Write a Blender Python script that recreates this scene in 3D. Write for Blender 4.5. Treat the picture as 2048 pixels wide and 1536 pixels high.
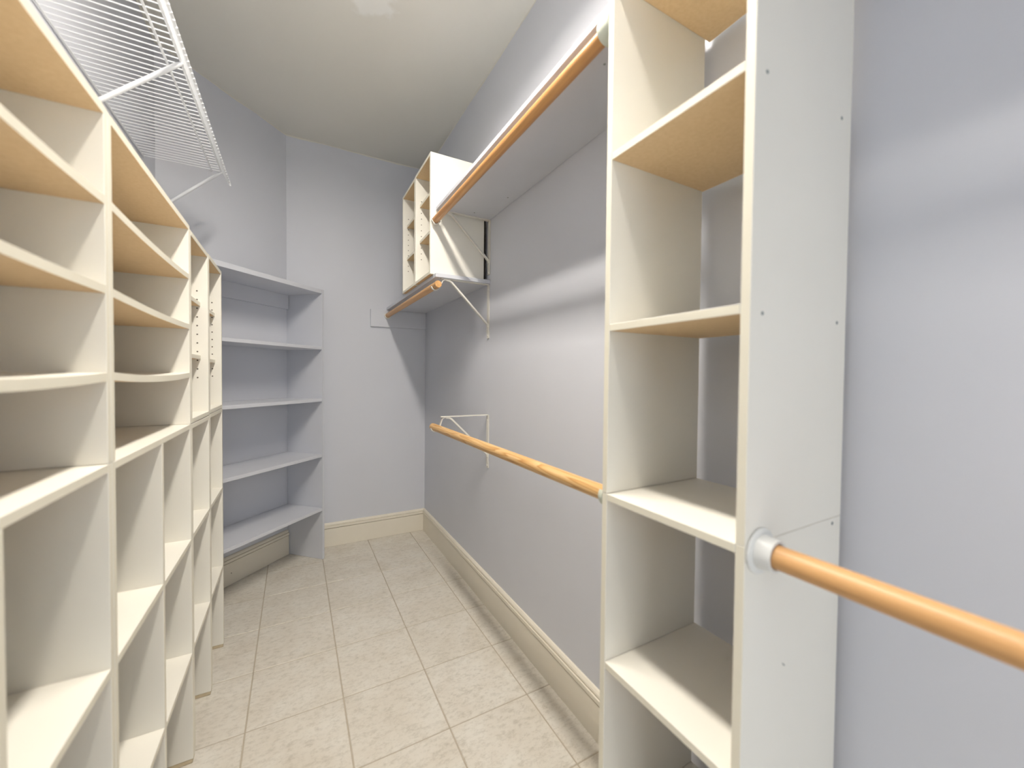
import bpy, bmesh, math, random
from mathutils import Matrix, Vector

random.seed(4)
for o in list(bpy.data.objects):
    bpy.data.objects.remove(o, do_unlink=True)
scene = bpy.context.scene
COL = scene.collection

# ------------------------------------------------------------------ camera
F_PX, YAW, PITCH, ROLL, CAM_H = 793.7, 0.500382, -0.022389, 0.008879, 1.2143
cam_d = bpy.data.cameras.new('camera')
cam = bpy.data.objects.new('camera', cam_d)
COL.objects.link(cam)
cam_d.sensor_fit = 'HORIZONTAL'
cam_d.sensor_width = 36.0
cam_d.lens = F_PX / 2048 * 36.0
cam_d.clip_start = 0.01
cam_d.dof.use_dof = True
cam_d.dof.focus_distance = 2.3
cam_d.dof.aperture_fstop = 2.3
fw = Vector((math.sin(YAW) * math.cos(PITCH), math.cos(YAW) * math.cos(PITCH), math.sin(PITCH)))
rt = Vector((math.cos(YAW), -math.sin(YAW), 0))
up = rt.cross(fw)
r2 = rt * math.cos(ROLL) + up * math.sin(ROLL)
u2 = -rt * math.sin(ROLL) + up * math.cos(ROLL)
m3 = Matrix((r2, u2, -fw)).transposed()
cam.matrix_world = Matrix.Translation((0, 0, CAM_H)) @ m3.to_4x4()
scene.camera = cam

# ------------------------------------------------------------------ world, exposure
world = bpy.data.worlds.new('world')
scene.world = world
world.use_nodes = True
bg = world.node_tree.nodes['Background']
bg.inputs[0].default_value = (0.90, 0.95, 1.0, 1)
bg.inputs[1].default_value = 2.6
LAMP_STRENGTH = 106.0
LAMP_COLOR = (1.0, 0.93, 0.83)
vs = scene.view_settings
vs.view_transform = 'Standard'
vs.look = 'None'
vs.exposure = 0.0
vs.gamma = 1.0
vs.use_curve_mapping = False

# ------------------------------------------------------------------ room dimensions (metres)
XL, XR = -0.583, 0.889          # left and right wall
YB, YF = 3.04, -1.30            # back wall, front wall (behind the camera)
ZC = 2.785                      # ceiling
YA = 2.504                      # left wall meets the 45 degree wall here
XA = -0.047                     # 45 degree wall meets the back wall here
T = 0.015                       # panel thickness

# ------------------------------------------------------------------ materials
def new_mat(name):
    m = bpy.data.materials.new(name)
    m.use_nodes = True
    nt = m.node_tree
    return m, nt, nt.nodes['Principled BSDF']

def N(nt, kind, **kw):
    n = nt.nodes.new(kind)
    for k, v in kw.items():
        setattr(n, k, v)
    return n

def ramp(nt, fac, stops):
    r = N(nt, 'ShaderNodeValToRGB')
    e = r.color_ramp.elements
    while len(e) < len(stops):
        e.new(0.5)
    for el, (p, c) in zip(e, stops):
        el.position = p
        el.color = (*c, 1)
    nt.links.new(fac, r.inputs[0])
    return r.outputs[0]

def noise(nt, vec, scale, detail=4, rough=0.55, mscale=None, loc=None):
    if mscale or loc:
        mp = N(nt, 'ShaderNodeMapping')
        if mscale:
            mp.inputs['Scale'].default_value = mscale
        nt.links.new(vec, mp.inputs[0])
        vec = mp.outputs[0]
    n = N(nt, 'ShaderNodeTexNoise')
    n.inputs['Scale'].default_value = scale
    n.inputs['Detail'].default_value = detail
    n.inputs['Roughness'].default_value = rough
    nt.links.new(vec, n.inputs['Vector'])
    return n.outputs[0]

def mottled(name, c0, c1, scale, rough, bump=0.0, bscale=200, mscale=None, spec=0.4):
    m, nt, b = new_mat(name)
    tc = N(nt, 'ShaderNodeTexCoord').outputs['Object']
    f = noise(nt, tc, scale, mscale=mscale)
    nt.links.new(ramp(nt, f, [(0.3, c0), (0.7, c1)]), b.inputs['Base Color'])
    b.inputs['Roughness'].default_value = rough
    b.inputs['Specular IOR Level'].default_value = spec
    if bump:
        bp = N(nt, 'ShaderNodeBump')
        bp.inputs['Strength'].default_value = bump
        bp.inputs['Distance'].default_value = 0.001
        nt.links.new(noise(nt, tc, bscale, 3), bp.inputs['Height'])
        nt.links.new(bp.outputs[0], b.inputs['Normal'])
    return m

C_WALL0, C_WALL1 = (0.640, 0.658, 0.712), (0.660, 0.678, 0.735)
C_CEIL0, C_CEIL1 = (0.735, 0.720, 0.665), (0.760, 0.745, 0.690)
M = {}
M['melamine'] = mottled('melamine', (0.865, 0.843, 0.768), (0.880, 0.858, 0.783), 3, 0.38, spec=0.35)
M['edge'] = mottled('edge_band', (0.830, 0.788, 0.655), (0.850, 0.808, 0.675), 6, 0.45)
M['mdf'] = mottled('fibreboard', (0.745, 0.535, 0.300), (0.805, 0.595, 0.355), 120, 0.75, 0.15, 400)
M['raw'] = mottled('raw_board_foot', (0.56, 0.47, 0.32), (0.62, 0.53, 0.38), 60, 0.8)
M['hardboard'] = mottled('dark_hardboard', (0.020, 0.016, 0.013), (0.035, 0.028, 0.022), 40, 0.8)
M['grey'] = mottled('lavender_painted_wood', C_WALL0, C_WALL1, 5, 0.45, 0.1, 60)
M['trim'] = mottled('cream_trim_paint', (0.800, 0.750, 0.640), (0.825, 0.775, 0.665), 4, 0.4, 0.05, 80)
M['metal'] = mottled('cream_enamel', (0.74, 0.72, 0.655), (0.77, 0.75, 0.685), 10, 0.35, spec=0.5)
M['wire'] = mottled('white_vinyl', (0.77, 0.79, 0.82), (0.79, 0.81, 0.84), 10, 0.35, spec=0.5)
M['socket'] = mottled('pale_green_plastic', (0.60, 0.63, 0.53), (0.64, 0.67, 0.57), 30, 0.4, spec=0.5)
M['flange'] = mottled('white_plastic', (0.74, 0.745, 0.72), (0.77, 0.775, 0.75), 20, 0.35, spec=0.5)
M['screw'] = mottled('zinc_screw', (0.20, 0.23, 0.22), (0.28, 0.31, 0.30), 200, 0.4)
M['hole'] = mottled('peg_hole', (0.10, 0.085, 0.065), (0.12, 0.10, 0.08), 50, 0.9)
M['grout'] = mottled('grout', (0.44, 0.39, 0.31), (0.52, 0.46, 0.37), 25, 0.9, 0.3, 300)
M['white_metal'] = mottled('fixture_enamel', (0.80, 0.80, 0.79), (0.82, 0.82, 0.81), 5, 0.4)

# wall paint: roller texture, and a hand cut-in line where the ceiling paint laps over
m, nt, b = new_mat('lavender_wall_paint')
geo = N(nt, 'ShaderNodeNewGeometry')
f = noise(nt, geo.outputs['Position'], 2.2, 3)
wall_c = ramp(nt, f, [(0.3, C_WALL0), (0.7, C_WALL1)])
wob = noise(nt, geo.outputs['Position'], 4.0, 5, 0.6, mscale=(1, 1, 0.02))
sx = N(nt, 'ShaderNodeSeparateXYZ')
nt.links.new(geo.outputs['Position'], sx.inputs[0])
ma = N(nt, 'ShaderNodeMath', operation='MULTIPLY_ADD')
ma.inputs[1].default_value = 0.035
nt.links.new(wob, ma.inputs[0])
nt.links.new(sx.outputs[2], ma.inputs[2])
gt = N(nt, 'ShaderNodeMath', operation='GREATER_THAN')
gt.inputs[1].default_value = ZC + 0.010
nt.links.new(ma.outputs[0], gt.inputs[0])
mx = N(nt, 'ShaderNodeMix', data_type='RGBA')
nt.links.new(gt.outputs[0], mx.inputs[0])
nt.links.new(wall_c, mx.inputs[6])
mx.inputs[7].default_value = (*C_CEIL0, 1)
nt.links.new(mx.outputs[2], b.inputs['Base Color'])
b.inputs['Roughness'].default_value = 0.55
b.inputs['Specular IOR Level'].default_value = 0.3
bp = N(nt, 'ShaderNodeBump')
bp.inputs['Strength'].default_value = 0.06
bp.inputs['Distance'].default_value = 0.001
nt.links.new(noise(nt, geo.outputs['Position'], 160, 3), bp.inputs['Height'])
nt.links.new(bp.outputs[0], b.inputs['Normal'])
M['wall'] = m

# ceiling paint with one whiter spackle patch
m, nt, b = new_mat('ceiling_paint')
geo = N(nt, 'ShaderNodeNewGeometry')
f = noise(nt, geo.outputs['Position'], 1.6, 3)
cc = ramp(nt, f, [(0.3, C_CEIL0), (0.7, C_CEIL1)])
vm = N(nt, 'ShaderNodeVectorMath', operation='DISTANCE')
vm.inputs[1].default_value = (0.27, 1.775, ZC)
nt.links.new(geo.outputs['Position'], vm.inputs[0])
nz = noise(nt, geo.outputs['Position'], 9, 3)
ad = N(nt, 'ShaderNodeMath', operation='MULTIPLY_ADD')
ad.inputs[1].default_value = 0.22
nt.links.new(nz, ad.inputs[0])
nt.links.new(vm.outputs['Value'], ad.inputs[2])
pc = ramp(nt, ad.outputs[0], [(0.195, (1, 1, 1)), (0.225, (0, 0, 0))])
mx = N(nt, 'ShaderNodeMix', data_type='RGBA')
nt.links.new(pc, mx.inputs[0])
nt.links.new(cc, mx.inputs[6])
mx.inputs[7].default_value = (0.83, 0.83, 0.80, 1)
nt.links.new(mx.outputs[2], b.inputs['Base Color'])
b.inputs['Roughness'].default_value = 0.8
M['ceiling'] = m

# glazed floor tile, each tile shifted to its own piece of the pattern
m, nt, b = new_mat('beige_stone_tile')
geo = N(nt, 'ShaderNodeNewGeometry')
oi = N(nt, 'ShaderNodeObjectInfo')
sc = N(nt, 'ShaderNodeMath', operation='MULTIPLY')
sc.inputs[1].default_value = 37.0
nt.links.new(oi.outputs['Random'], sc.inputs[0])
vadd = N(nt, 'ShaderNodeVectorMath', operation='ADD')
nt.links.new(geo.outputs['Position'], vadd.inputs[0])
nt.links.new(sc.outputs[0], vadd.inputs[1])
P = vadd.outputs[0]
base = ramp(nt, noise(nt, P, 7, 6, 0.62), [(0.32, (0.665, 0.617, 0.535)), (0.5, (0.712, 0.672, 0.597)), (0.70, (0.755, 0.727, 0.662))])
fine = ramp(nt, noise(nt, P, 38, 10, 0.80, mscale=(1.0, 1.8, 1)), [(0.36, (0.74, 0.73, 0.70)), (0.52, (1, 1, 1))])
mu = N(nt, 'ShaderNodeMix', data_type='RGBA', blend_type='MULTIPLY')
mu.inputs[0].default_value = 0.85
nt.links.new(base, mu.inputs[6])
nt.links.new(fine, mu.inputs[7])
vein = N(nt, 'ShaderNodeTexNoise')
vein.inputs['Scale'].default_value = 5.0
vein.inputs['Detail'].default_value = 6
vein.inputs['Distortion'].default_value = 1.2
nt.links.new(P, vein.inputs['Vector'])
vr = ramp(nt, vein.outputs[0], [(0.487, (0, 0, 0)), (0.5, (1, 1, 1)), (0.513, (0, 0, 0))])
vsn = N(nt, 'ShaderNodeMath', operation='MULTIPLY')
vsn.inputs[1].default_value = 0.22
nt.links.new(vr, vsn.inputs[0])
mv = N(nt, 'ShaderNodeMix', data_type='RGBA')
nt.links.new(vsn.outputs[0], mv.inputs[0])
nt.links.new(mu.outputs[2], mv.inputs[6])
mv.inputs[7].default_value = (0.74, 0.70, 0.62, 1)
nt.links.new(mv.outputs[2], b.inputs['Base Color'])
b.inputs['Roughness'].default_value = 0.42
b.inputs['Specular IOR Level'].default_value = 0.35
bp = N(nt, 'ShaderNodeBump')
bp.inputs['Strength'].default_value = 0.15
bp.inputs['Distance'].default_value = 0.001
nt.links.new(noise(nt, P, 60, 4), bp.inputs['Height'])
nt.links.new(bp.outputs[0], b.inputs['Normal'])
M['tile'] = m

def wood(name, dark, mid, light, grain, rough):
    m, nt, b = new_mat(name)
    tc = N(nt, 'ShaderNodeTexCoord').outputs['Object']
    f = noise(nt, tc, grain[0], 4, 0.6, mscale=(1, grain[1], 1))
    c = ramp(nt, f, [(0.30, dark), (0.48, mid), (0.68, light)])
    g = noise(nt, tc, grain[0] * 4, 3, 0.7, mscale=(1, grain[1] * 0.6, 1))
    g2 = ramp(nt, g, [(0.35, (0.86, 0.82, 0.76)), (0.6, (1, 1, 1))])
    mu = N(nt, 'ShaderNodeMix', data_type='RGBA', blend_type='MULTIPLY')
    mu.inputs[0].default_value = 1.0
    nt.links.new(c, mu.inputs[6])
    nt.links.new(g2, mu.inputs[7])
    nt.links.new(mu.outputs[2], b.inputs['Base Color'])
    b.inputs['Roughness'].default_value = rough
    b.inputs['Specular IOR Level'].default_value = 0.5
    return m
M['rod'] = wood('varnished_rod', (0.56, 0.275, 0.095), (0.61, 0.315, 0.115), (0.66, 0.36, 0.14), (30, 0.04), 0.3)
M['rod_pale'] = wood('oiled_rod', (0.62, 0.34, 0.135), (0.68, 0.385, 0.16), (0.72, 0.42, 0.185), (30, 0.05), 0.42)

# pine rod with cathedral grain
m, nt, b = new_mat('pine_rod')
tc = N(nt, 'ShaderNodeTexCoord').outputs['Object']
g = noise(nt, tc, 24, 2, 0.4, mscale=(1, 0.09, 1))
k1 = N(nt, 'ShaderNodeMath', operation='MULTIPLY')
k1.inputs[1].default_value = 11.0
nt.links.new(g, k1.inputs[0])
k2 = N(nt, 'ShaderNodeMath', operation='FRACT')
nt.links.new(k1.outputs[0], k2.inputs[0])
c1 = ramp(nt, k2.outputs[0], [(0.0, (0.78, 0.53, 0.26)), (0.55, (0.72, 0.45, 0.19)), (0.88, (0.55, 0.28, 0.085)), (1.0, (0.76, 0.51, 0.24))])
g3 = ramp(nt, noise(nt, tc, 150, 3, 0.7, mscale=(1, 0.03, 1)), [(0.35, (0.90, 0.86, 0.80)), (0.6, (1, 1, 1))])
mu = N(nt, 'ShaderNodeMix', data_type='RGBA', blend_type='MULTIPLY')
mu.inputs[0].default_value = 1.0
nt.links.new(c1, mu.inputs[6])
nt.links.new(g3, mu.inputs[7])
c = mu.outputs[2]
nt.links.new(c, b.inputs['Base Color'])
b.inputs['Roughness'].default_value = 0.4
M['rod_pine'] = m

m, nt, b = new_mat('lamp_diffuser')
b.inputs['Base Color'].default_value = (0.9, 0.9, 0.88, 1)
b.inputs['Emission Color'].default_value = (*LAMP_COLOR, 1)
b.inputs['Emission Strength'].default_value = LAMP_STRENGTH
M['diffuser'] = m

# ------------------------------------------------------------------ helpers
def link(o, parent=None):
    COL.objects.link(o)
    if parent:
        o.parent = parent
    return o

def tag(o, label=None, cat=None, group=None, kind=None):
    if label: o['label'] = label
    if cat: o['category'] = cat
    if group: o['group'] = group
    if kind: o['kind'] = kind
    return o

def thing(name, label, cat, loc, group=None):
    e = bpy.data.objects.new(name, None)
    e.location = loc
    e.empty_display_size = 0.05
    return tag(link(e), label, cat, group)

def base_of(parent):
    """world offset of a parent chain (translations only)"""
    v = Vector((0, 0, 0))
    while parent:
        v += parent.location
        parent = parent.parent
    return v

def mesh_obj(name, bm, mats, parent=None, smooth=False, origin=None):
    """bm in world coordinates; origin defaults to its bounding-box centre"""
    if origin is None:
        lo = Vector([min(v.co[i] for v in bm.verts) for i in range(3)])
        hi = Vector([max(v.co[i] for v in bm.verts) for i in range(3)])
        origin = (lo + hi) / 2
    origin = Vector(origin)
    bmesh.ops.translate(bm, verts=bm.verts, vec=-origin)
    bmesh.ops.recalc_face_normals(bm, faces=bm.faces)
    me = bpy.data.meshes.new(name)
    bm.to_mesh(me)
    bm.free()
    for mt in (mats if isinstance(mats, (list, tuple)) else [mats]):
        me.materials.append(M[mt])
    if smooth:
        for p in me.polygons:
            p.use_smooth = True
        try:
            me.set_sharp_from_angle(angle=math.radians(40))
        except Exception:
            pass
    o = bpy.data.objects.new(name, me)
    link(o, parent)
    o.location = origin - base_of(parent)
    return o

def add_box(bm, x0, x1, y0, y1, z0, z1, mi=0):
    vs_ = [bm.verts.new((x, y, z)) for z in (z0, z1) for y in (y0, y1) for x in (x0, x1)]
    F = {}
    for key, idx in (('-z', (0, 2, 3, 1)), ('+z', (4, 5, 7, 6)), ('-y', (0, 1, 5, 4)),
                     ('+y', (2, 6, 7, 3)), ('-x', (0, 4, 6, 2)), ('+x', (1, 3, 7, 5))):
        f = bm.faces.new([vs_[i] for i in idx])
        f.material_index = mi
        F[key] = f
    return F

CACHE = {}
def board(name, parent, x0, x1, y0, y1, z0, z1, mats, faces=None, bevel=0.0008, sag=0.0):
    """a board; faces = {'+x': material slot}; alike boards share their mesh"""
    key = (round(x1 - x0, 4), round(y1 - y0, 4), round(z1 - z0, 4), tuple(mats), tuple(sorted((faces or {}).items())), bevel, sag)
    c = Vector(((x0 + x1) / 2, (y0 + y1) / 2, (z0 + z1) / 2))
    if key in CACHE:
        o = bpy.data.objects.new(name, CACHE[key])
        link(o, parent)
        o.location = c - base_of(parent)
        return o
    bm = bmesh.new()
    if sag:
        n = 10
        rows = []
        for i in range(n + 1):
            u = i / n
            y = y0 + (y1 - y0) * u
            dz = -sag * (1 - (2 * u - 1) ** 2)
            rows.append([bm.verts.new(p) for p in ((x0, y, z0 + dz), (x1, y, z0 + dz), (x1, y, z1 + dz), (x0, y, z1 + dz))])
        nm = ['-z', '+x', '+z', '-x']
        for i in range(n):
            for k in range(4):
                f = bm.faces.new((rows[i][k], rows[i][(k + 1) % 4], rows[i + 1][(k + 1) % 4], rows[i + 1][k]))
                f.material_index = (faces or {}).get(nm[k], 0)
        bm.faces.new(rows[0][::-1])
        bm.faces.new(rows[-1])
    else:
        F = add_box(bm, x0, x1, y0, y1, z0, z1)
        for k, mi in (faces or {}).items():
            F[k].material_index = mi
        if bevel:
            bmesh.ops.recalc_face_normals(bm, faces=bm.faces)
            bmesh.ops.bevel(bm, geom=list(bm.edges), offset=bevel, segments=1, affect='EDGES', profile=0.5)
    o = mesh_obj(name, bm, mats, parent, origin=c)
    CACHE[key] = o.data
    return o

def tube_bm(bm, pts, r, sides=10, caps=True):
    pts = [Vector(p) for p in pts]
    rings = []
    for i, p in enumerate(pts):
        a = (pts[i] - pts[i - 1]).normalized() if i else (pts[1] - pts[0]).normalized()
        c = (pts[i + 1] - pts[i]).normalized() if i < len(pts) - 1 else a
        t = (a + c).normalized()
        ref = Vector((0, 1, 0)) if abs(t.y) < 0.9 else Vector((0, 0, 1))
        n1 = t.cross(ref).normalized()
        n2 = t.cross(n1).normalized()
        rr = r[i] if isinstance(r, (list, tuple)) else r
        rings.append([bm.verts.new(p + (n1 * math.cos(k * 2 * math.pi / sides) + n2 * math.sin(k * 2 * math.pi / sides)) * rr) for k in range(sides)])
    for A, B in zip(rings, rings[1:]):
        for k in range(sides):
            bm.faces.new((A[k], A[(k + 1) % sides], B[(k + 1) % sides], B[k]))
    if caps:
        bm.faces.new(rings[0][::-1])
        bm.faces.new(rings[-1])
    return bm

def ribbon_bm(bm, pts, w, th, y):
    """flat steel strap following an XZ polyline, width w along Y"""
    P_ = [Vector((p[0], 0, p[1])) for p in pts]
    L = []
    for i, p in enumerate(P_):
        a = (P_[i] - P_[i - 1]).normalized() if i else (P_[1] - P_[0]).normalized()
        c = (P_[i + 1] - P_[i]).normalized() if i < len(P_) - 1 else a
        t = (a + c).normalized()
        n = Vector((-t.z, 0, t.x)) / max(0.5, t.dot(a))
        ring = []
        for s, yy in ((1, -w / 2), (1, w / 2), (-1, w / 2), (-1, -w / 2)):
            q = p + n * (s * th / 2)
            ring.append(bm.verts.new((q.x, y + yy, q.z)))
        L.append(ring)
    for A, B in zip(L, L[1:]):
        for k in range(4):
            bm.faces.new((A[k], A[(k + 1) % 4], B[(k + 1) % 4], B[k]))
    bm.faces.new(L[0][::-1])
    bm.faces.new(L[-1])
    return bm

def prism_bm(bm, foot, z0, z1):
    a = [bm.verts.new((x, y, z0)) for x, y in foot]
    c = [bm.verts.new((x, y, z1)) for x, y in foot]
    n = len(foot)
    for i in range(n):
        bm.faces.new((a[i], a[(i + 1) % n], c[(i + 1) % n], c[i]))
    bm.faces.new(a[::-1])
    bm.faces.new(c)
    return bm

# ------------------------------------------------------------------ the room
def struct(name, bm, mat, label, cat):
    o = mesh_obj(name, bm, mat)
    return tag(o, label, cat, kind='structure')

W = 0.10
bm = bmesh.new(); add_box(bm, XR, XR + W, YF - W, YB + W, -0.02, ZC)
struct('wall_right', bm, 'wall', 'long lavender grey wall behind the hanging rods', 'wall')
bm = bmesh.new(); prism_bm(bm, [(XL - W, YF - W), (XL, YF - W), (XL, YA), (XL - W, YA + W)], -0.02, ZC)
struct('wall_left', bm, 'wall', 'lavender grey wall behind the cream shoe organizers and wire shelf', 'wall')
bm = bmesh.new(); prism_bm(bm, [(XL, YA), (XA, YB), (XA, YB + W), (XL - W, YA + W)], -0.02, ZC)
struct('wall_corner', bm, 'wall', 'slanted lavender grey wall behind the painted corner bookcase', 'wall')
bm = bmesh.new(); add_box(bm, XA, XR, YB, YB + W, -0.02, ZC)
struct('wall_back', bm, 'wall', 'lavender grey end wall beside the painted corner bookcase', 'wall')
bm = bmesh.new()
add_box(bm, XL, -0.30, YF - W, YF, -0.02, ZC)
add_box(bm, 0.50, XR, YF - W, YF, -0.02, ZC)
add_box(bm, -0.30, 0.50, YF - W, YF, 2.05, ZC)
struct('wall_front', bm, 'wall', 'lavender grey wall with the open doorway', 'wall')
bm = bmesh.new(); add_box(bm, XL - W, XR + W, YF - W, YB + W, ZC, ZC + 0.08)
struct('ceiling', bm, 'ceiling', 'off-white painted ceiling with a faint spackle patch', 'ceiling')

floor_bm = bmesh.new(); add_box(floor_bm, XL - W, XR + W, YF - W, YB + W, -0.06, -0.0022)
floor = struct('floor', floor_bm, 'grout', 'beige stone-look tile floor with tan grout lines', 'floor')
TX, TY, TS, GR = -0.1522, 2.1955, 0.308, 0.0045
for i in range(-2, 4):
    for j in range(-12, 4):
        x0, x1 = TX + i * TS + GR / 2, TX + (i + 1) * TS - GR / 2
        y0, y1 = TY + j * TS + GR / 2, TY + (j + 1) * TS - GR / 2
        x0, x1 = max(x0, XL + 0.001), min(x1, XR - 0.001)
        y0, y1 = max(y0, YF + 0.001), min(y1, YB - 0.001)
        if x1 - x0 < 0.01 or y1 - y0 < 0.01:
            continue
        if (y0 - x1) > 3.087 - 0.01:
            continue
        if (y1 - x0) > 3.087 - 0.002:
            bm = bmesh.new()
            add_box(bm, x0, x1, y0, y1, -0.008, 0)
            bmesh.ops.bisect_plane(bm, geom=bm.verts[:] + bm.edges[:] + bm.faces[:], plane_co=(0, 3.085, 0), plane_no=(-1, 1, 0), clear_outer=True)
            es = [e for e in bm.edges if e.is_boundary]
            if es:
                bmesh.ops.holes_fill(bm, edges=es, sides=0)
            if len(bm.verts) > 3:
                mesh_obj('floor_tile', bm, 'tile', floor)
            continue
        board('floor_tile', floor, x0, x1, y0, y1, -0.008, 0, ['tile'], bevel=0.0016)

# baseboards: plain board with a two-step cap
PROF = [(0, 0), (0.016, 0), (0.016, 0.1265), (0.0085, 0.1270), (0.0085, 0.1305), (0.0185, 0.1310), (0.0185, 0.1455),
        (0.0110, 0.1470), (0.0110, 0.1500), (0.0145, 0.1510), (0.0125, 0.1580), (0.0070, 0.1640), (0, 0.1650)]
def baseboard(name, p0, p1, inward, m0, m1, label):
    """p0->p1 along the wall foot, inward = unit normal into the room; m = mitre slope at the ends"""
    p0, p1, inw = Vector((*p0, 0)), Vector((*p1, 0)), Vector((*inward, 0))
    t = (p1 - p0).normalized()
    bm = bmesh.new()
    A = [bm.verts.new(p0 + inw * d + t * d * m0 + Vector((0, 0, z + 0.0008))) for d, z in PROF]
    B = [bm.verts.new(p1 + inw * d - t * d * m1 + Vector((0, 0, z + 0.0008))) for d, z in PROF]
    n = len(PROF)
    for k in range(n):
        bm.faces.new((A[k], A[(k + 1) % n], B[(k + 1) % n], B[k]))
    bm.faces.new(A[::-1]); bm.faces.new(B)
    return struct(name, bm, 'trim', label, 'baseboard')
baseboard('baseboard_right', (XR, 0.652), (XR, YB), (-1, 0), 0, 1, 'cream moulded baseboard along the wall under the pine rod')
baseboard('baseboard_front', (XR, YF), (XR, 0.336), (-1, 0), 0, 0, 'cream moulded baseboard under the near hanging rod')
baseboard('baseboard_back', (XA + 0.030, YB), (XR, YB), (0, -1), 0, 1, 'cream moulded baseboard along the end wall')
s2 = math.sqrt(0.5)
bbc = baseboard('baseboard_corner', (XL + 0.030, YA + 0.030), (XA - 0.003, YB - 0.003), (s2, -s2), 0, 0, 'cream moulded baseboard under the corner bookcase')
bm = bmesh.new()
ctr = Vector((-0.335, 2.752, 0.066)) + Vector((s2, -s2, 0)) * 0.0162
tube_bm(bm, [ctr + Vector((s2, -s2, 0)) * k for k in (-0.0004, 0.0006)], 0.0028, 8)
mesh_obj('nail_hole', bm, 'hole', bbc)

# ------------------------------------------------------------------ ceiling lamp (above the frame, lights the closet)
LX, LY0, LY1 = 0.165, 0.19, 1.41
lamp = thing('ceiling_light', 'long white wraparound fluorescent light on the ceiling', 'ceiling light', (LX, 0.80, ZC))
ZD = ZC - 0.068                      # underside of the lamp; opaque sides, light leaves downwards
board('housing', lamp, LX - 0.075, LX + 0.075, LY0, LY1, ZC - 0.030, ZC - 0.0005, ['white_metal'], bevel=0.002)
for sx_ in (-1, 1):
    xa, xb = sorted((LX + sx_ * 0.075, LX + sx_ * 0.062))
    board('side_rail', lamp, xa, xb, LY0, LY1, ZD - 0.032, ZC - 0.0305, ['white_metal'], bevel=0.002)
for yy in (LY0, LY1 - 0.020):
    board('end_cap', lamp, LX - 0.0615, LX + 0.0615, yy, yy + 0.020, ZD - 0.032, ZC - 0.0305, ['white_metal'], bevel=0.002)
board('diffuser', lamp, LX - 0.0615, LX + 0.0615, LY0 + 0.0205, LY1 - 0.0205, ZD, ZD + 0.010, ['diffuser'], bevel=0)

# ------------------------------------------------------------------ shelving units
def side(parent, xf, xb, y0, z0, z1, name='side_panel'):
    fr = '+x' if xf > xb else '-x'
    return board(name, parent, min(xf, xb), max(xf, xb), y0, y0 + T, z0, z1, ['melamine', 'edge'], {fr: 1, '+z': 1, '-z': 1})

def shelf(parent, xf, xb, y0, y1, zt, name='shelf', sag=0.0, th=0.0145, mdf=True):
    fr = '+x' if xf > xb else '-x'
    fc = {fr: 1}
    if mdf: fc['-z'] = 2
    g = 0.0004
    return board(name, parent, min(xf, xb), max(xf, xb), y0 + g, y1 - g, zt - th, zt, ['melamine', 'edge', 'mdf'], fc, sag=sag)

def peg_holes(parent, xf, xb, yface, zs, into):
    d = 1 if xb > xf else -1
    bm = bmesh.new()
    for z in zs:
        for x in (xf + d * 0.032, xb - d * 0.032):
            tube_bm(bm, [(x, yface - 0.0005 * into, z), (x, yface + 0.0004 * into, z)], 0.0027, 8)
    o = mesh_obj('peg_holes', bm, 'hole', parent)
    o['kind'] = 'stuff'
    return o

def feet(parent, xf, xb, ys):
    d = 1 if xb > xf else -1
    for y in ys:
        a, c = xf + d * 0.002, xb - d * 0.002
        board('foot_strip', parent, min(a, c), max(a, c), y + 0.0005, y + T - 0.0005, 0.0006, 0.0135, ['raw'], bevel=0.0012)

def cube_unit(name, label, xf, xb, y0, y1, z1, tops, cols, group=None, z0=0.014, screws=None):
    """floor unit: side panels to the floor, open bottom; tops = shelf heights"""
    e = thing(name, label, 'shelving unit', ((xf + xb) / 2, (y0 + y1) / 2, 0), group)
    side(e, xf, xb, y0, z0, z1); side(e, xf, xb, y1 - T, z0, z1)
    ys = [y0, y1 - T]
    cells = [(y0 + T, y1 - T)]
    if cols == 2:
        ym = (y0 + y1) / 2
        side(e, xf, xb, ym - T / 2, z0, z1 - 0.0150, 'divider')
        ys.append(ym - T / 2)
        cells = [(y0 + T, ym - T / 2), (ym + T / 2, y1 - T)]
        shelf(e, xf, xb, y0 + T, ym - 0.0002, z1, 'top_panel')
        shelf(e, xf, xb, ym + 0.0002, y1 - T, z1, 'top_panel')
    else:
        shelf(e, xf, xb, y0 + T, y1 - T, z1, 'top_panel')
    for zt in tops:
        for a, c in cells:
            shelf(e, xf, xb, a, c, zt)
    feet(e, xf, xb, ys)
    return e

def open_unit(name, label, xf, xb, y0, y1, z0, z1, tops, sag=0.0, group=None, deep=0.0):
    """stacked unit without a bottom"""
    e = thing(name, label, 'shelving unit', ((xf + xb) / 2, (y0 + y1) / 2, z0), group)
    side(e, xf, xb, y0, z0, z1); side(e, xf, xb, y1 - T, z0, z1)
    shelf(e, xf, xb + deep, y0 + T, y1 - T, z1, 'top_panel', sag=sag * 0.3)
    for k, zt in enumerate(tops):
        shelf(e, xf, xb, y0 + T, y1 - T, zt, sag=sag * (1.0, 0.7, 1.2)[k % 3])
    return e

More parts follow.
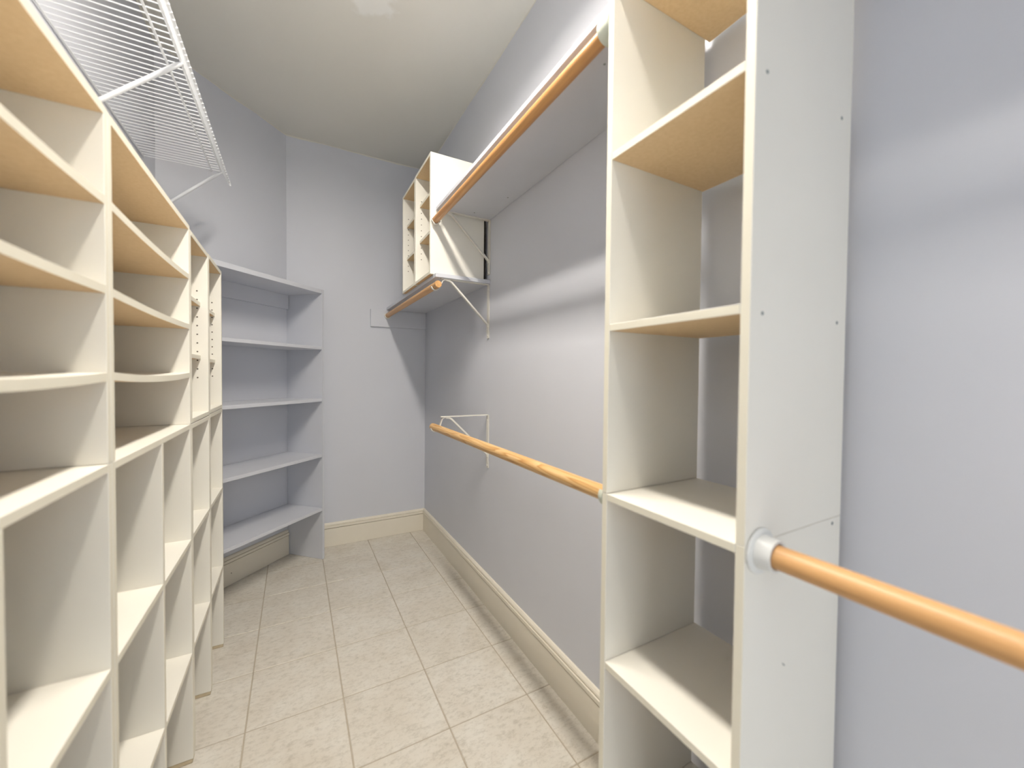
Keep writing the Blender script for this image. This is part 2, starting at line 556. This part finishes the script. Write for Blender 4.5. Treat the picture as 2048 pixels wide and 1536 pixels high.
def peg_unit(name, label, xf, xb, y0, y1, z0, z1, tops, group=None, back=True):
    """stacked unit with peg holes, a bottom and two set-back adjustable shelves"""
    d = 1 if xb > xf else -1
    e = thing(name, label, 'shelving unit', ((xf + xb) / 2, (y0 + y1) / 2, z0), group)
    xbb = xb - d * 0.009
    side(e, xf, xbb, y0, z0, z1); side(e, xf, xbb, y1 - T, z0, z1)
    shelf(e, xf, xbb, y0 + T, y1 - T, z1, 'top_panel')
    shelf(e, xf, xbb, y0 + T, y1 - T, z0 + 0.0145, 'bottom_panel')
    for zt in tops:
        shelf(e, xf + d * 0.022, xbb, y0 + T + 0.0008, y1 - T - 0.0008, zt)
    zs = [z0 + 0.455 - 0.0316 * k for k in range(11)]
    zs = [z for z in zs if all(not (zt - 0.018 < z < zt + 0.003) for zt in tops)]
    peg_holes(e, xf, xbb, y1 - T, zs, 1)
    peg_holes(e, xf, xbb, y0 + T, zs, -1)
    x0, x1 = sorted((xbb + d * 0.0003, xb))
    board('back_panel', e, x0, x1, y0 + 0.002, y1 - 0.002, z0 + 0.002, z1 - 0.002, ['hardboard', 'melamine'], {'-x' if d > 0 else '+x': 1}, bevel=0.0005)
    return e

XF, XBk = -0.281, -0.578
BY = [0.335, 0.940, 1.545, 1.843, 2.141]
G = 0.0006
ZL = 1.0555
cube_unit('cube_organizer', 'cream six-cube floor organizer under the near wide shelf tier', XF, XBk, BY[0] + G, BY[1] - G, ZL, (0.700, 0.350), 2)
cube_unit('cube_organizer', 'cream six-cube floor organizer beside the narrow peg-hole units', XF, XBk, BY[1] + G, BY[2] - G, ZL, (0.702, 0.348), 2)
cube_unit('cube_organizer', 'narrow cream three-cube floor organizer against the six-cube organizer', XF, XBk, BY[2] + G, BY[3] - G, ZL - 0.002, (0.708, 0.357), 1)
cube_unit('cube_organizer', 'narrow cream three-cube floor organizer next to the painted corner bookcase', XF, XBk, BY[3] + G, BY[4] - G, ZL + 0.002, (0.711, 0.364), 1)
open_unit('shelf_organizer', 'wide cream shelf tier stacked on the near six-cube organizer', XF, XBk, BY[0] + G, BY[1] - G, ZL + G, 1.662, (1.511, 1.361, 1.212), 0.006)
open_unit('shelf_organizer', 'wide cream shelf tier stacked beside the narrow peg-hole units', XF, XBk, BY[1] + G, BY[2] - G, ZL + G, 1.660, (1.511, 1.360, 1.213), 0.006)
peg_unit('shelf_organizer', 'narrow cream peg-hole unit stacked against the wide shelf tier', XF, XBk, BY[2] + G, BY[3] - G, ZL + G, 1.652, (1.470, 1.277))
peg_unit('shelf_organizer', 'narrow cream peg-hole unit stacked next to the painted corner bookcase', XF, XBk, BY[3] + G, BY[4] - G, ZL + 0.004, 1.655, (1.470, 1.270))

# tall open column by the right wall: two units, one on the other
CF, CB, CY0, CY1 = 0.577, 0.867, 0.340, 0.648
ZS = 0.9655
colL = cube_unit('cube_organizer', 'cream floor unit of the tall open column holding the rod ends', CF, CB, CY0, CY1, ZS, (0.606, 0.254), 1)
colU = open_unit('cube_organizer', 'cream upper unit of the tall open column with tan shelf undersides', CF, CB, CY0, CY1, ZS + G, 2.0365, (1.676, 1.3225), deep=0.015)
def screw(parent, x, z, y=CY0):
    bm = bmesh.new()
    tube_bm(bm, [(x, y + 0.0002, z), (x, y - 0.0006, z)], 0.0030, 10)
    mesh_obj('screw', bm, 'screw', parent)
for x, z in ((0.606, 1.660), (0.832, 1.664), (0.607, 1.309), (0.834, 1.311)):
    screw(colU, x, z)
screw(colL, 0.837, 0.956)
bm = bmesh.new()
tube_bm(bm, [(0.684, CY0 + 0.0001, 0.757), (0.689, CY0 - 0.0003, 0.752), (0.6935, CY0 + 0.0001, 0.749)], [0.0003, 0.0011, 0.0003], 6)
mesh_obj('scuff_mark', bm, 'screw', colL)

# ------------------------------------------------------------------ painted corner bookcase
U = Vector((s2, s2, 0)); V = Vector((-s2, s2, 0))      # along the slanted wall, towards it
def uv(u, v): p = U * u + V * v; return (p.x, p.y)
U0, U1 = 1.372, 2.1157
VF, VB = 2.684 * s2, 3.087 * s2
bc = thing('corner_bookcase', 'lavender painted built-in corner bookcase with five shelves', 'bookcase', (*uv((U0 + U1) / 2, (VF + VB) / 2), 0))
bm = bmesh.new()
prism_bm(bm, [uv(U1, VF), uv(U1 + 0.017, VF), (3.0161 - YB + 0.0012, YB - 0.0012), (XA + 0.0005, YB - 0.0012), uv(U1, VB - 0.003)], 0.0012, 1.7535)
mesh_obj('side_panel', bm, 'grey', bc)
bm = bmesh.new()
prism_bm(bm, [uv(U0 - 0.010, VF), uv(U0 + 0.007, VF), uv(U0 + 0.007, VB - 0.003), uv(U0 - 0.010, VB - 0.016)], 0.0012, 1.7535)
mesh_obj('side_panel', bm, 'grey', bc)
def bshelf(zt, th, name='shelf'):
    bm = bmesh.new()
    prism_bm(bm, [uv(U0 + 0.0074, VF + 0.001), uv(U1 - 0.0006, VF + 0.001), uv(U1 - 0.0006, VB - 0.003), uv(U0 + 0.0074, VB - 0.003)], zt - th, zt)
    bmesh.ops.recalc_face_normals(bm, faces=bm.faces)
    bmesh.ops.bevel(bm, geom=list(bm.edges), offset=0.0015, segments=2, affect='EDGES', profile=0.5)
    return mesh_obj(name, bm, 'grey', bc)
bshelf(1.7530, 0.026, 'top_shelf')
for zt in (1.386, 1.051, 0.690, 0.339):
    bshelf(zt, 0.0185)
bm = bmesh.new()
prism_bm(bm, [uv(U0 + 0.0074, VB - 0.019), uv(U1 - 0.004, VB - 0.019), uv(U1 - 0.004, VB - 0.0015), uv(U0 + 0.0074, VB - 0.0015)], 1.636, 1.7265)
mesh_obj('back_cleat', bm, 'grey', bc)

# ------------------------------------------------------------------ wall shelves, cleat
us = tag(board('wall_shelf', None, 0.606, XR - 0.0005, 0.6490, 1.9000, 2.0150, 2.0320, ['grey'], bevel=0.0012),
         'long lavender painted shelf above the upper hanging rod', 'shelf')
bm = bmesh.new()
for x, y in ((0.845, 1.60), (0.70, 0.80), (0.78, 1.83)):
    tube_bm(bm, [(x, y, 2.0153), (x, y, 2.0143)], 0.0035, 8)
mesh_obj('nail_heads', bm, 'screw', us)['kind'] = 'stuff'
ns = tag(board('wall_shelf', None, 0.606, XR - 0.0005, YF + 0.0005, 0.3390, 2.0150, 2.0320, ['grey'], bevel=0.0012),
         'lavender painted shelf above the near side of the open column', 'shelf')
ms = tag(board('wall_shelf', None, 0.597, XR - 0.0005, 1.8690, YB - 0.0005, 1.6860, 1.7055, ['grey'], bevel=0.0012),
         'short lavender painted shelf carrying two narrow cream units', 'shelf')
tag(board('wall_cleat', None, 0.482, XR - 0.0005, YB - 0.0165, YB - 0.0003, 1.5600, 1.6855, ['grey'], bevel=0.001),
    'lavender painted cleat board under the short shelf on end wall', 'cleat')
peg_unit('shelf_organizer', 'narrow cream peg-hole unit on the short shelf touching the long shelf', 0.580, 0.876, 1.9040, 2.1885, 1.7062, 2.296, (2.140, 1.945))
peg_unit('shelf_organizer', 'narrow cream peg-hole unit on the short shelf nearer the end wall', 0.580, 0.876, 2.1897, 2.4740, 1.7062, 2.292, (2.120, 1.925))

# ------------------------------------------------------------------ rods
def rod(label, x, z, y0, y1, r, mat):
    bm = bmesh.new()
    tube_bm(bm, [(x, y0, z), (x, y0 + 0.001, z), (x, y1 - 0.001, z), (x, y1, z)], [r - 0.001, r, r, r - 0.001], 36)
    o = mesh_obj('clothes_rod', bm, mat, smooth=True)
    return tag(o, label, 'rod')
RX = 0.600
rod('orange varnished wooden rod under the long upper shelf', RX, 1.9620, 0.6500, 1.9000, 0.0165, 'rod')
rod('pale pine rod with bold grain at waist height', RX, 0.9550, 0.6500, 1.9150, 0.0170, 'rod_pine')
rod('short light wooden rod under the two narrow cream units', RX, 1.6450, 1.8350, 3.0200, 0.0165, 'rod_pale')
NX = 0.612
rod('orange wooden rod running from the white round flange', NX, 0.9540, YF + 0.0006, 0.3330, 0.0172, 'rod_pale')
rod('wooden rod under the shelf near the doorway', RX, 1.9620, YF + 0.0006, 0.3390, 0.0165, 'rod')

# ------------------------------------------------------------------ shelf-and-rod brackets
def bracket(label, y, zt, rz, x_arm0=0.634):
    e = thing('shelf_bracket', label, 'bracket', (XR, y, zt))
    xw = XR - 0.0035
    bm = bmesh.new()
    ribbon_bm(bm, [(xw, zt - 0.002), (xw, zt - 0.215), (xw - 0.002, zt - 0.235), (xw, zt - 0.255), (xw, zt - 0.280)], 0.023, 0.005, y)
    mesh_obj('wall_plate', bm, 'metal', e)
    bm = bmesh.new()
    ribbon_bm(bm, [(xw - 0.003, zt - 0.0025), (0.628, zt - 0.0025)], 0.017, 0.005, y)
    mesh_obj('top_arm', bm, 'metal', e)
    bm = bmesh.new()
    ribbon_bm(bm, [(0.655, zt - 0.0075), (0.672, zt - 0.0085), (0.684, zt - 0.015), (xw - 0.006, zt - 0.207), (xw - 0.003, zt - 0.222)], 0.013, 0.008, y)
    mesh_obj('brace', bm, 'metal', e)
    bm = bmesh.new()
    pts = [(0.658, zt - 0.0070), (0.645, zt - 0.0075), (0.6365, zt - 0.012), (0.6330, zt - 0.022)]
    r = 0.0205
    pts.append((RX + r + 0.006, rz + 0.010))
    for k in range(13):
        a = -math.radians(5 + 165 * k / 12)
        pts.append((RX + r * math.cos(a), rz + r * math.sin(a)))
    ribbon_bm(bm, pts, 0.014, 0.0035, y)
    mesh_obj('rod_hook', bm, 'metal', e)
    for dz in (0.030, 0.268):
        bm = bmesh.new()
        tube_bm(bm, [(xw - 0.0024, y, zt - dz), (xw - 0.005, y, zt - dz)], [0.0045, 0.003], 10)
        mesh_obj('screw', bm, 'metal', e)
    return e
bracket('cream steel bracket under the end of the long upper shelf', 1.880, 2.0145, 1.962)
bracket('cream steel bracket under the short shelf with cream units', 1.885, 1.6855, 1.645)
bracket('cream steel bracket holding the pine rod with no shelf on it', 1.880, 1.0080, 0.955)
bracket('cream steel bracket under the shelf near the doorway', -0.60, 2.0145, 1.962)

# rod sockets
def u_socket(label, x, z, y, d, ro, ri, mat='socket'):
    e = thing('rod_socket', label, 'rod socket', (x, y, z))
    bm = bmesh.new()
    n = 20
    A, B = [], []
    arc = [math.radians(-215 + 250 * k / n) for k in range(n + 1)]
    prof = [(ro * math.cos(a), ro * math.sin(a)) for a in arc] + [(ri * math.cos(a), ri * math.sin(a)) for a in reversed(arc)]
    y0, y1 = y, y + d
    A = [bm.verts.new((x + px, y0, z + pz)) for px, pz in prof]
    B = [bm.verts.new((x + px, y1, z + pz)) for px, pz in prof]
    m_ = len(prof)
    for k in range(m_):
        q = (k + 1) % m_
        bm.faces.new((A[k], A[q], B[q], B[k]))
    for k in range(n):
        for R_ in (A, B):
            bm.faces.new((R_[k], R_[k + 1], R_[m_ - 2 - k], R_[m_ - 1 - k]))
    mesh_obj('cradle', bm, mat, e, smooth=True)
    return e
u_socket('pale green plastic socket cradling the upper orange rod', RX, 1.9620, 0.6484, 0.034, 0.0265, 0.0168)
u_socket('pale plastic socket cradling the pine rod at the column', RX, 0.9550, 0.6484, 0.012, 0.0240, 0.0174)
u_socket('pale ring socket holding the short rod on the end wall cleat', RX, 1.6450, 3.0085, 0.0145, 0.0240, 0.0168, 'metal')

fl = thing('rod_flange', 'round white plastic flange on the side of the open column', 'rod flange', (NX, CY0, 0.954))
def lathe(name, prof, parent, mat, n=40):
    bm = bmesh.new()
    rings = [[bm.verts.new((NX + r * math.cos(2 * math.pi * k / n), y, 0.954 + r * math.sin(2 * math.pi * k / n))) for k in range(n)] for r, y in prof]
    for a, c in zip(rings, rings[1:]):
        for k in range(n):
            bm.faces.new((a[k], a[(k + 1) % n], c[(k + 1) % n], c[k]))
    return mesh_obj(name, bm, mat, parent, smooth=True)
c0 = CY0 - 0.0007
lathe('rim', [(0.0200, c0), (0.0340, c0), (0.0345, c0 - 0.0020), (0.0330, c0 - 0.0040), (0.0290, c0 - 0.0050), (0.0200, c0 - 0.0052)], fl, 'flange')
lathe('cup', [(0.0265, c0 - 0.0045), (0.0255, c0 - 0.0080), (0.0240, c0 - 0.0250), (0.0230, c0 - 0.0265), (0.0192, c0 - 0.0265), (0.0182, c0 - 0.0240), (0.0180, c0 - 0.0060)], fl, 'flange')

# ------------------------------------------------------------------ wire shelf high on the left wall
WZ, WX = 2.157, -0.301
WY0, WY1 = -0.02, 2.325
ws = thing('wire_shelf', 'white ventilated wire shelf with two braces above the cream organizers', 'wire shelf', (XL, (WY0 + WY1) / 2, WZ))
def wpart(name, pts, r, sides=8, smooth=True):
    bm = bmesh.new()
    tube_bm(bm, pts, r, sides)
    return mesh_obj(name, bm, 'wire', ws, smooth=smooth)
for x, z, r in ((WX, WZ, 0.0038), (-0.339, WZ - 0.001, 0.0034), (-0.578, WZ, 0.0030), (-0.2705, WZ - 0.043, 0.0040)):
    wpart('rail', [(x, WY0, z), (x, WY1, z)], r)
bm = bmesh.new()
tube_bm(bm, [(-0.580, 0, WZ + 0.0044), (-0.306, 0, WZ + 0.0044), (-0.297, 0.001, WZ + 0.001), (-0.274, 0.016, WZ - 0.036), (-0.2685, 0.019, WZ - 0.0480)], [0.0019, 0.0020, 0.0028, 0.0042, 0.0040], 6)
first = mesh_obj('wire', bm, 'wire', ws, smooth=True, origin=(WX, 0, WZ))
first.location.y = WY0 + 0.004 - ws.location.y
nw = int((WY1 - WY0 - 0.008) / 0.0254)
for k in range(1, nw + 1):
    w = first.copy()
    COL.objects.link(w)
    w.parent = ws
    w.location = first.location + Vector((0, 0.0254 * k, 0))
for y in (0.80, 1.564, 2.312):
    b_ = wpart('brace', [(-0.296, y, WZ - 0.002), (-0.312, y, WZ - 0.0135), (-0.556, y, WZ - 0.2440), (-0.570, y, WZ - 0.2585), (XL + 0.0065, y, WZ - 0.285)],
               [0.0045, 0.0068, 0.0068, 0.0060, 0.0050], 12)
    bm = bmesh.new()
    tube_bm(bm, [(XL + 0.0120, y, WZ - 0.279), (XL + 0.0140, y, WZ - 0.279)], 0.004, 8)
    mesh_obj('screw', bm, 'wire', b_)
